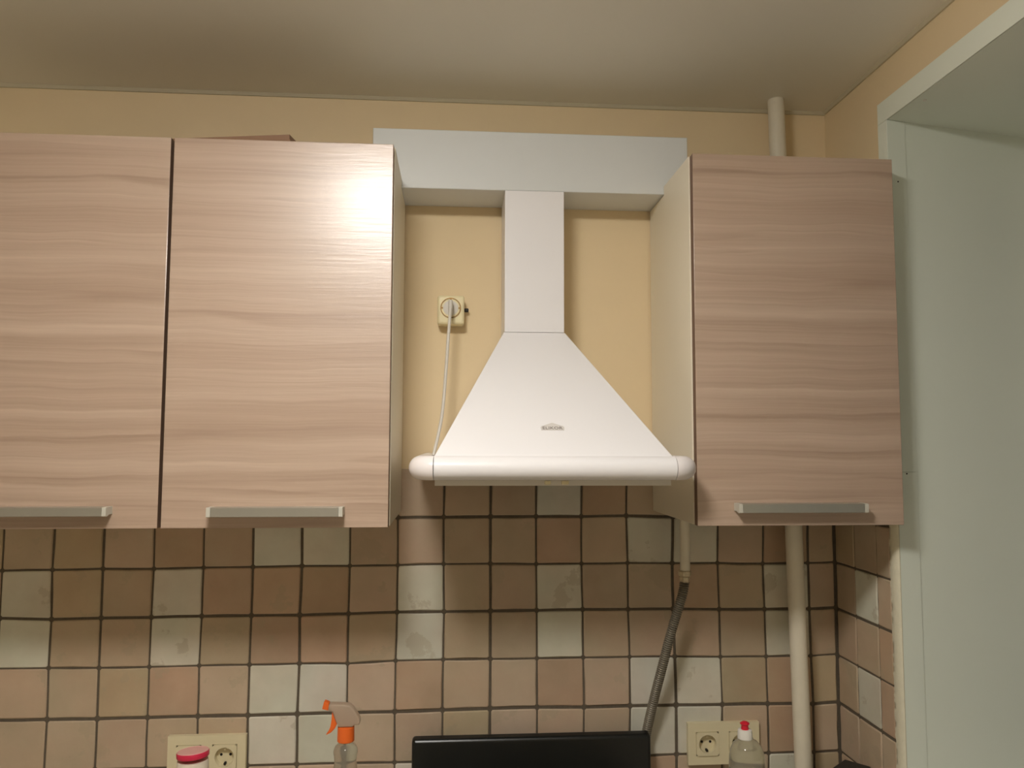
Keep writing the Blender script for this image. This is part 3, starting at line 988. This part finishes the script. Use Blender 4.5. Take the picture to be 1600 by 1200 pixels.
def base_cabinet(a, c, label):
    t = thing('base_cabinet', label, 'cabinet', ((a + c) / 2, -0.3, 0), 'base cabinets under the worktop')
    obj('body', box_bm(a, c, -0.54, -0.09, 0.09, WORK - 0.0405), 'carcass_cream', t)
    obj('plinth', box_bm(a + 0.005, c - 0.005, -0.50, -0.12, 0.0, 0.0895), 'dark_gap', t)
    d = obj('door', box_bm(a + 0.0015, c - 0.0015, -0.559, -0.541, 0.10, WORK - 0.045, 0.001, 1), 'ash_laminate', t)
    m_ = (a + c) / 2
    obj('handle', handle_bm(m_ - 0.1, m_ + 0.1, 0.775, 0.792, -0.559), ['aluminium', 'alu_cap'], d)


for i, lab in ((0, 'base cabinet next to the cooker on its left'), (1, 'second base cabinet left of the cooker'),
               (2, 'third base cabinet left of the cooker'), (3, 'fourth base cabinet left of the cooker')):
    base_cabinet(0.962 - 0.5 * (i + 1), 0.962 - 0.5 * i - 0.002, lab)
base_cabinet(1.477, 1.908, 'base cabinet between cooker and window wall')

# ================================================================== bottles on the worktop
SX, SYY = 0.851, -0.20
sp = thing('spray_bottle', 'clear spray bottle with orange trigger standing before white tiles', 'spray bottle', (SX, SYY, WORK))
prof = [(0.026, 0.0), (0.030, 0.003), (0.031, 0.02), (0.031, 0.09), (0.029, 0.125), (0.0255, 0.150), (0.0232, 0.165), (0.0215, 0.178), (0.0205, 0.186),
        (0.0215, 0.196), (0.0228, 0.203), (0.0220, 0.209), (0.0190, 0.2145), (0.0150, 0.2175), (0.0135, 0.2185), (0.0135, 0.226)]
prof = [(r, h + 0.0135 if h > 0.05 else h) for r, h in prof]
obj('bottle', lathe_bm(prof, (SX, SYY, WORK), 40), 'clear_bottle', sp, 50)
bm = lathe_bm([(0.0150, 0.0), (0.0160, 0.001), (0.0158, 0.012), (0.0155, 0.0265), (0.0140, 0.0275)], (SX, SYY, WORK + 0.2360), 32)
obj('collar', bm, 'orange_plastic', sp, 40)
zc = WORK + 0.2640
# head outline in the (x, z) plane, nozzle to the left
hd = [(-0.0135, 0.0), (0.0135, 0.0), (0.0155, 0.004), (0.0255, 0.003), (0.0270, 0.009), (0.0245, 0.017), (0.0150, 0.032), (0.0080, 0.0395), (-0.0050, 0.0415),
      (-0.0320, 0.0425), (-0.0325, 0.0305), (-0.0250, 0.0285), (-0.0205, 0.016), (-0.0150, 0.004)]
obj('spray_head', prism_bm([(SX + p[0], zc + p[1]) for p in hd], 'y', SYY - 0.0105, SYY + 0.0105, 0.0030, 3), 'clear_head', sp, 35)
bm = prism_bm([(SX - 0.0445, zc + 0.0335), (SX - 0.0330, zc + 0.0305), (SX - 0.0315, zc + 0.0440), (SX - 0.0410, zc + 0.0475)], 'y', SYY - 0.0075, SYY + 0.0075, 0.0012, 2)
obj('nozzle', bm, 'orange_plastic', sp, 35)
tr = [(-0.0260, 0.0285), (-0.0195, 0.0200), (-0.0160, 0.0060), (-0.0200, -0.0030), (-0.0270, -0.0105), (-0.0370, -0.0150), (-0.0320, -0.0080), (-0.0285, 0.0010), (-0.0268, 0.0130)]
obj('trigger', prism_bm([(SX + p[0], zc + p[1]) for p in tr], 'y', SYY - 0.0055, SYY + 0.0055, 0.0010, 2), 'orange_plastic', sp, 35)

DX_, DY_ = 1.6250, -0.20
ds = thing('dish_soap_bottle', 'clear washing up liquid bottle with white cap and red nozzle', 'soap bottle', (DX_ + 0.003, DY_, WORK))
prof = [(0.030, 0.0), (0.033, 0.004), (0.034, 0.02), (0.0345, 0.10), (0.0345, 0.150), (0.0345, 0.172), (0.0338, 0.188), (0.0315, 0.2005), (0.0265, 0.2110), (0.0195, 0.2180), (0.0137, 0.2210), (0.0125, 0.2235)]
obj('bottle', lathe_bm(prof, (DX_ + 0.003, DY_, WORK), 40), 'soap_bottle', ds, 50)
obj('cap', lathe_bm([(0.0136, 0.0), (0.0145, 0.0010), (0.0138, 0.0150), (0.0132, 0.0170), (0.0120, 0.0178)], (DX_, DY_, WORK + 0.2220), 32), 'cap_white', ds, 35)
obj('nozzle', lathe_bm([(0.0072, 0.0), (0.0066, 0.0080), (0.0092, 0.0105), (0.0088, 0.0122), (0.0050, 0.0146), (0.0024, 0.0152)], (DX_, DY_, WORK + 0.2399), 24), 'nozzle_red', ds, 35)


def wrap_label(x, y, z0, z1, r, a0, a1, slope=0.0, n=24):
    bm = bmesh.new()
    rows = []
    for i in range(n + 1):
        t = i / n
        a = a0 + (a1 - a0) * t
        cz = slope * (t - 0.5)
        rows.append([bm.verts.new((x + rr * math.cos(a), y + rr * math.sin(a), z + cz)) for rr, z in ((r, z0), (r, z1), (r + 0.0004, z1), (r + 0.0004, z0))])
    for a, c in zip(rows[:-1], rows[1:]):
        for j in range(4):
            bm.faces.new((a[j], a[(j + 1) % 4], c[(j + 1) % 4], c[j]))
    bm.faces.new(rows[0]); bm.faces.new(rows[-1][::-1])
    bmesh.ops.recalc_face_normals(bm, faces=list(bm.faces))
    return bm


lb = obj('label_band', wrap_label(DX_ + 0.003, DY_, WORK + 0.03, WORK + 0.150, 0.0349, math.radians(178), math.radians(262), 0.0), 'print_red', ds, 60)
obj('label_stripe', wrap_label(DX_ + 0.003, DY_, WORK + 0.156, WORK + 0.161, 0.0349, math.radians(182), math.radians(245), -0.018), 'print_teal', lb, 60)
obj('label_stripe', wrap_label(DX_ + 0.003, DY_, WORK + 0.150, WORK + 0.154, 0.0354, math.radians(182), math.radians(250), -0.018), 'print_white', lb, 60)

KX, KY = 0.570, -0.20
can = thing('canister', 'white cylindrical canister with tilted pink lid in front of the socket', 'canister', (KX, KY, WORK))
obj('body', lathe_bm([(0.027, 0.0), (0.0285, 0.002), (0.0285, 0.190), (0.0280, 0.204), (0.0268, 0.209)], (KX, KY, WORK), 40), 'canister_white', can, 40)
bm = lathe_bm([(0.0288, 0.0), (0.0298, 0.0012), (0.0300, 0.0085), (0.0292, 0.0100)], (0, 0, 0), 40)
lathe_bm([(0.0290, 0.0101), (0.0282, 0.0108), (0.0265, 0.0098), (0.002, 0.0100)], (0, 0, 0), 40, bm, 1)
bmesh.ops.rotate(bm, verts=list(bm.verts), cent=(0, 0, 0), matrix=Matrix.Rotation(math.radians(-4.0), 3, 'X') @ Matrix.Rotation(math.radians(-2.5), 3, 'Y'))
bmesh.ops.scale(bm, verts=list(bm.verts), vec=(0.965, 0.965, 1.0))
bmesh.ops.translate(bm, verts=list(bm.verts), vec=(KX, KY, WORK + 0.2145))
obj('lid', bm, ['lid_pink', 'lid_pink_top'], can, 40)

# dark box in the tiled corner
bm = box_bm(-0.10, 0, -0.055, 0, 0, 0.136, 0.003)
lidm = bmesh.new()
ang = math.radians(41)
rotm = Matrix.Rotation(ang, 3, 'Z')
bmesh.ops.rotate(bm, verts=list(bm.verts), cent=(0, 0, 0), matrix=rotm)
bmesh.ops.translate(bm, verts=list(bm.verts), vec=(1.8785, -0.0950, WORK))
lidm.free()
tag(obj('dark_box', bm, 'dark_box', None, 30, origin=(1.86, -0.15, WORK)), 'small dark box in the tiled corner right of the pipe', 'box')

# ================================================================== ceiling lamp (above the camera, lights the kitchen)
lx, ly, lz = LAMP_POS
lamp = thing('ceiling_lamp', 'round glowing ceiling lamp above the viewer', 'lamp', (lx, ly, lz))
obj('lamp_base', lathe_bm([(0.118, 0.0), (0.122, -0.006), (0.122, -0.030), (0.115, -0.0335)], (lx, ly, CEIL - 0.0005), 40), 'cap_white', lamp, 40)
prof = [(0.145 * math.cos(a), -0.034 - 0.046 * math.sin(a)) for a in [math.radians(d) for d in (0, 12, 24, 36, 48, 60, 72, 84)]]
obj('lamp_shade', lathe_bm([(0.125, -0.0338)] + prof, (lx, ly, CEIL - 0.0005), 40), 'lamp_glow', lamp, 60)
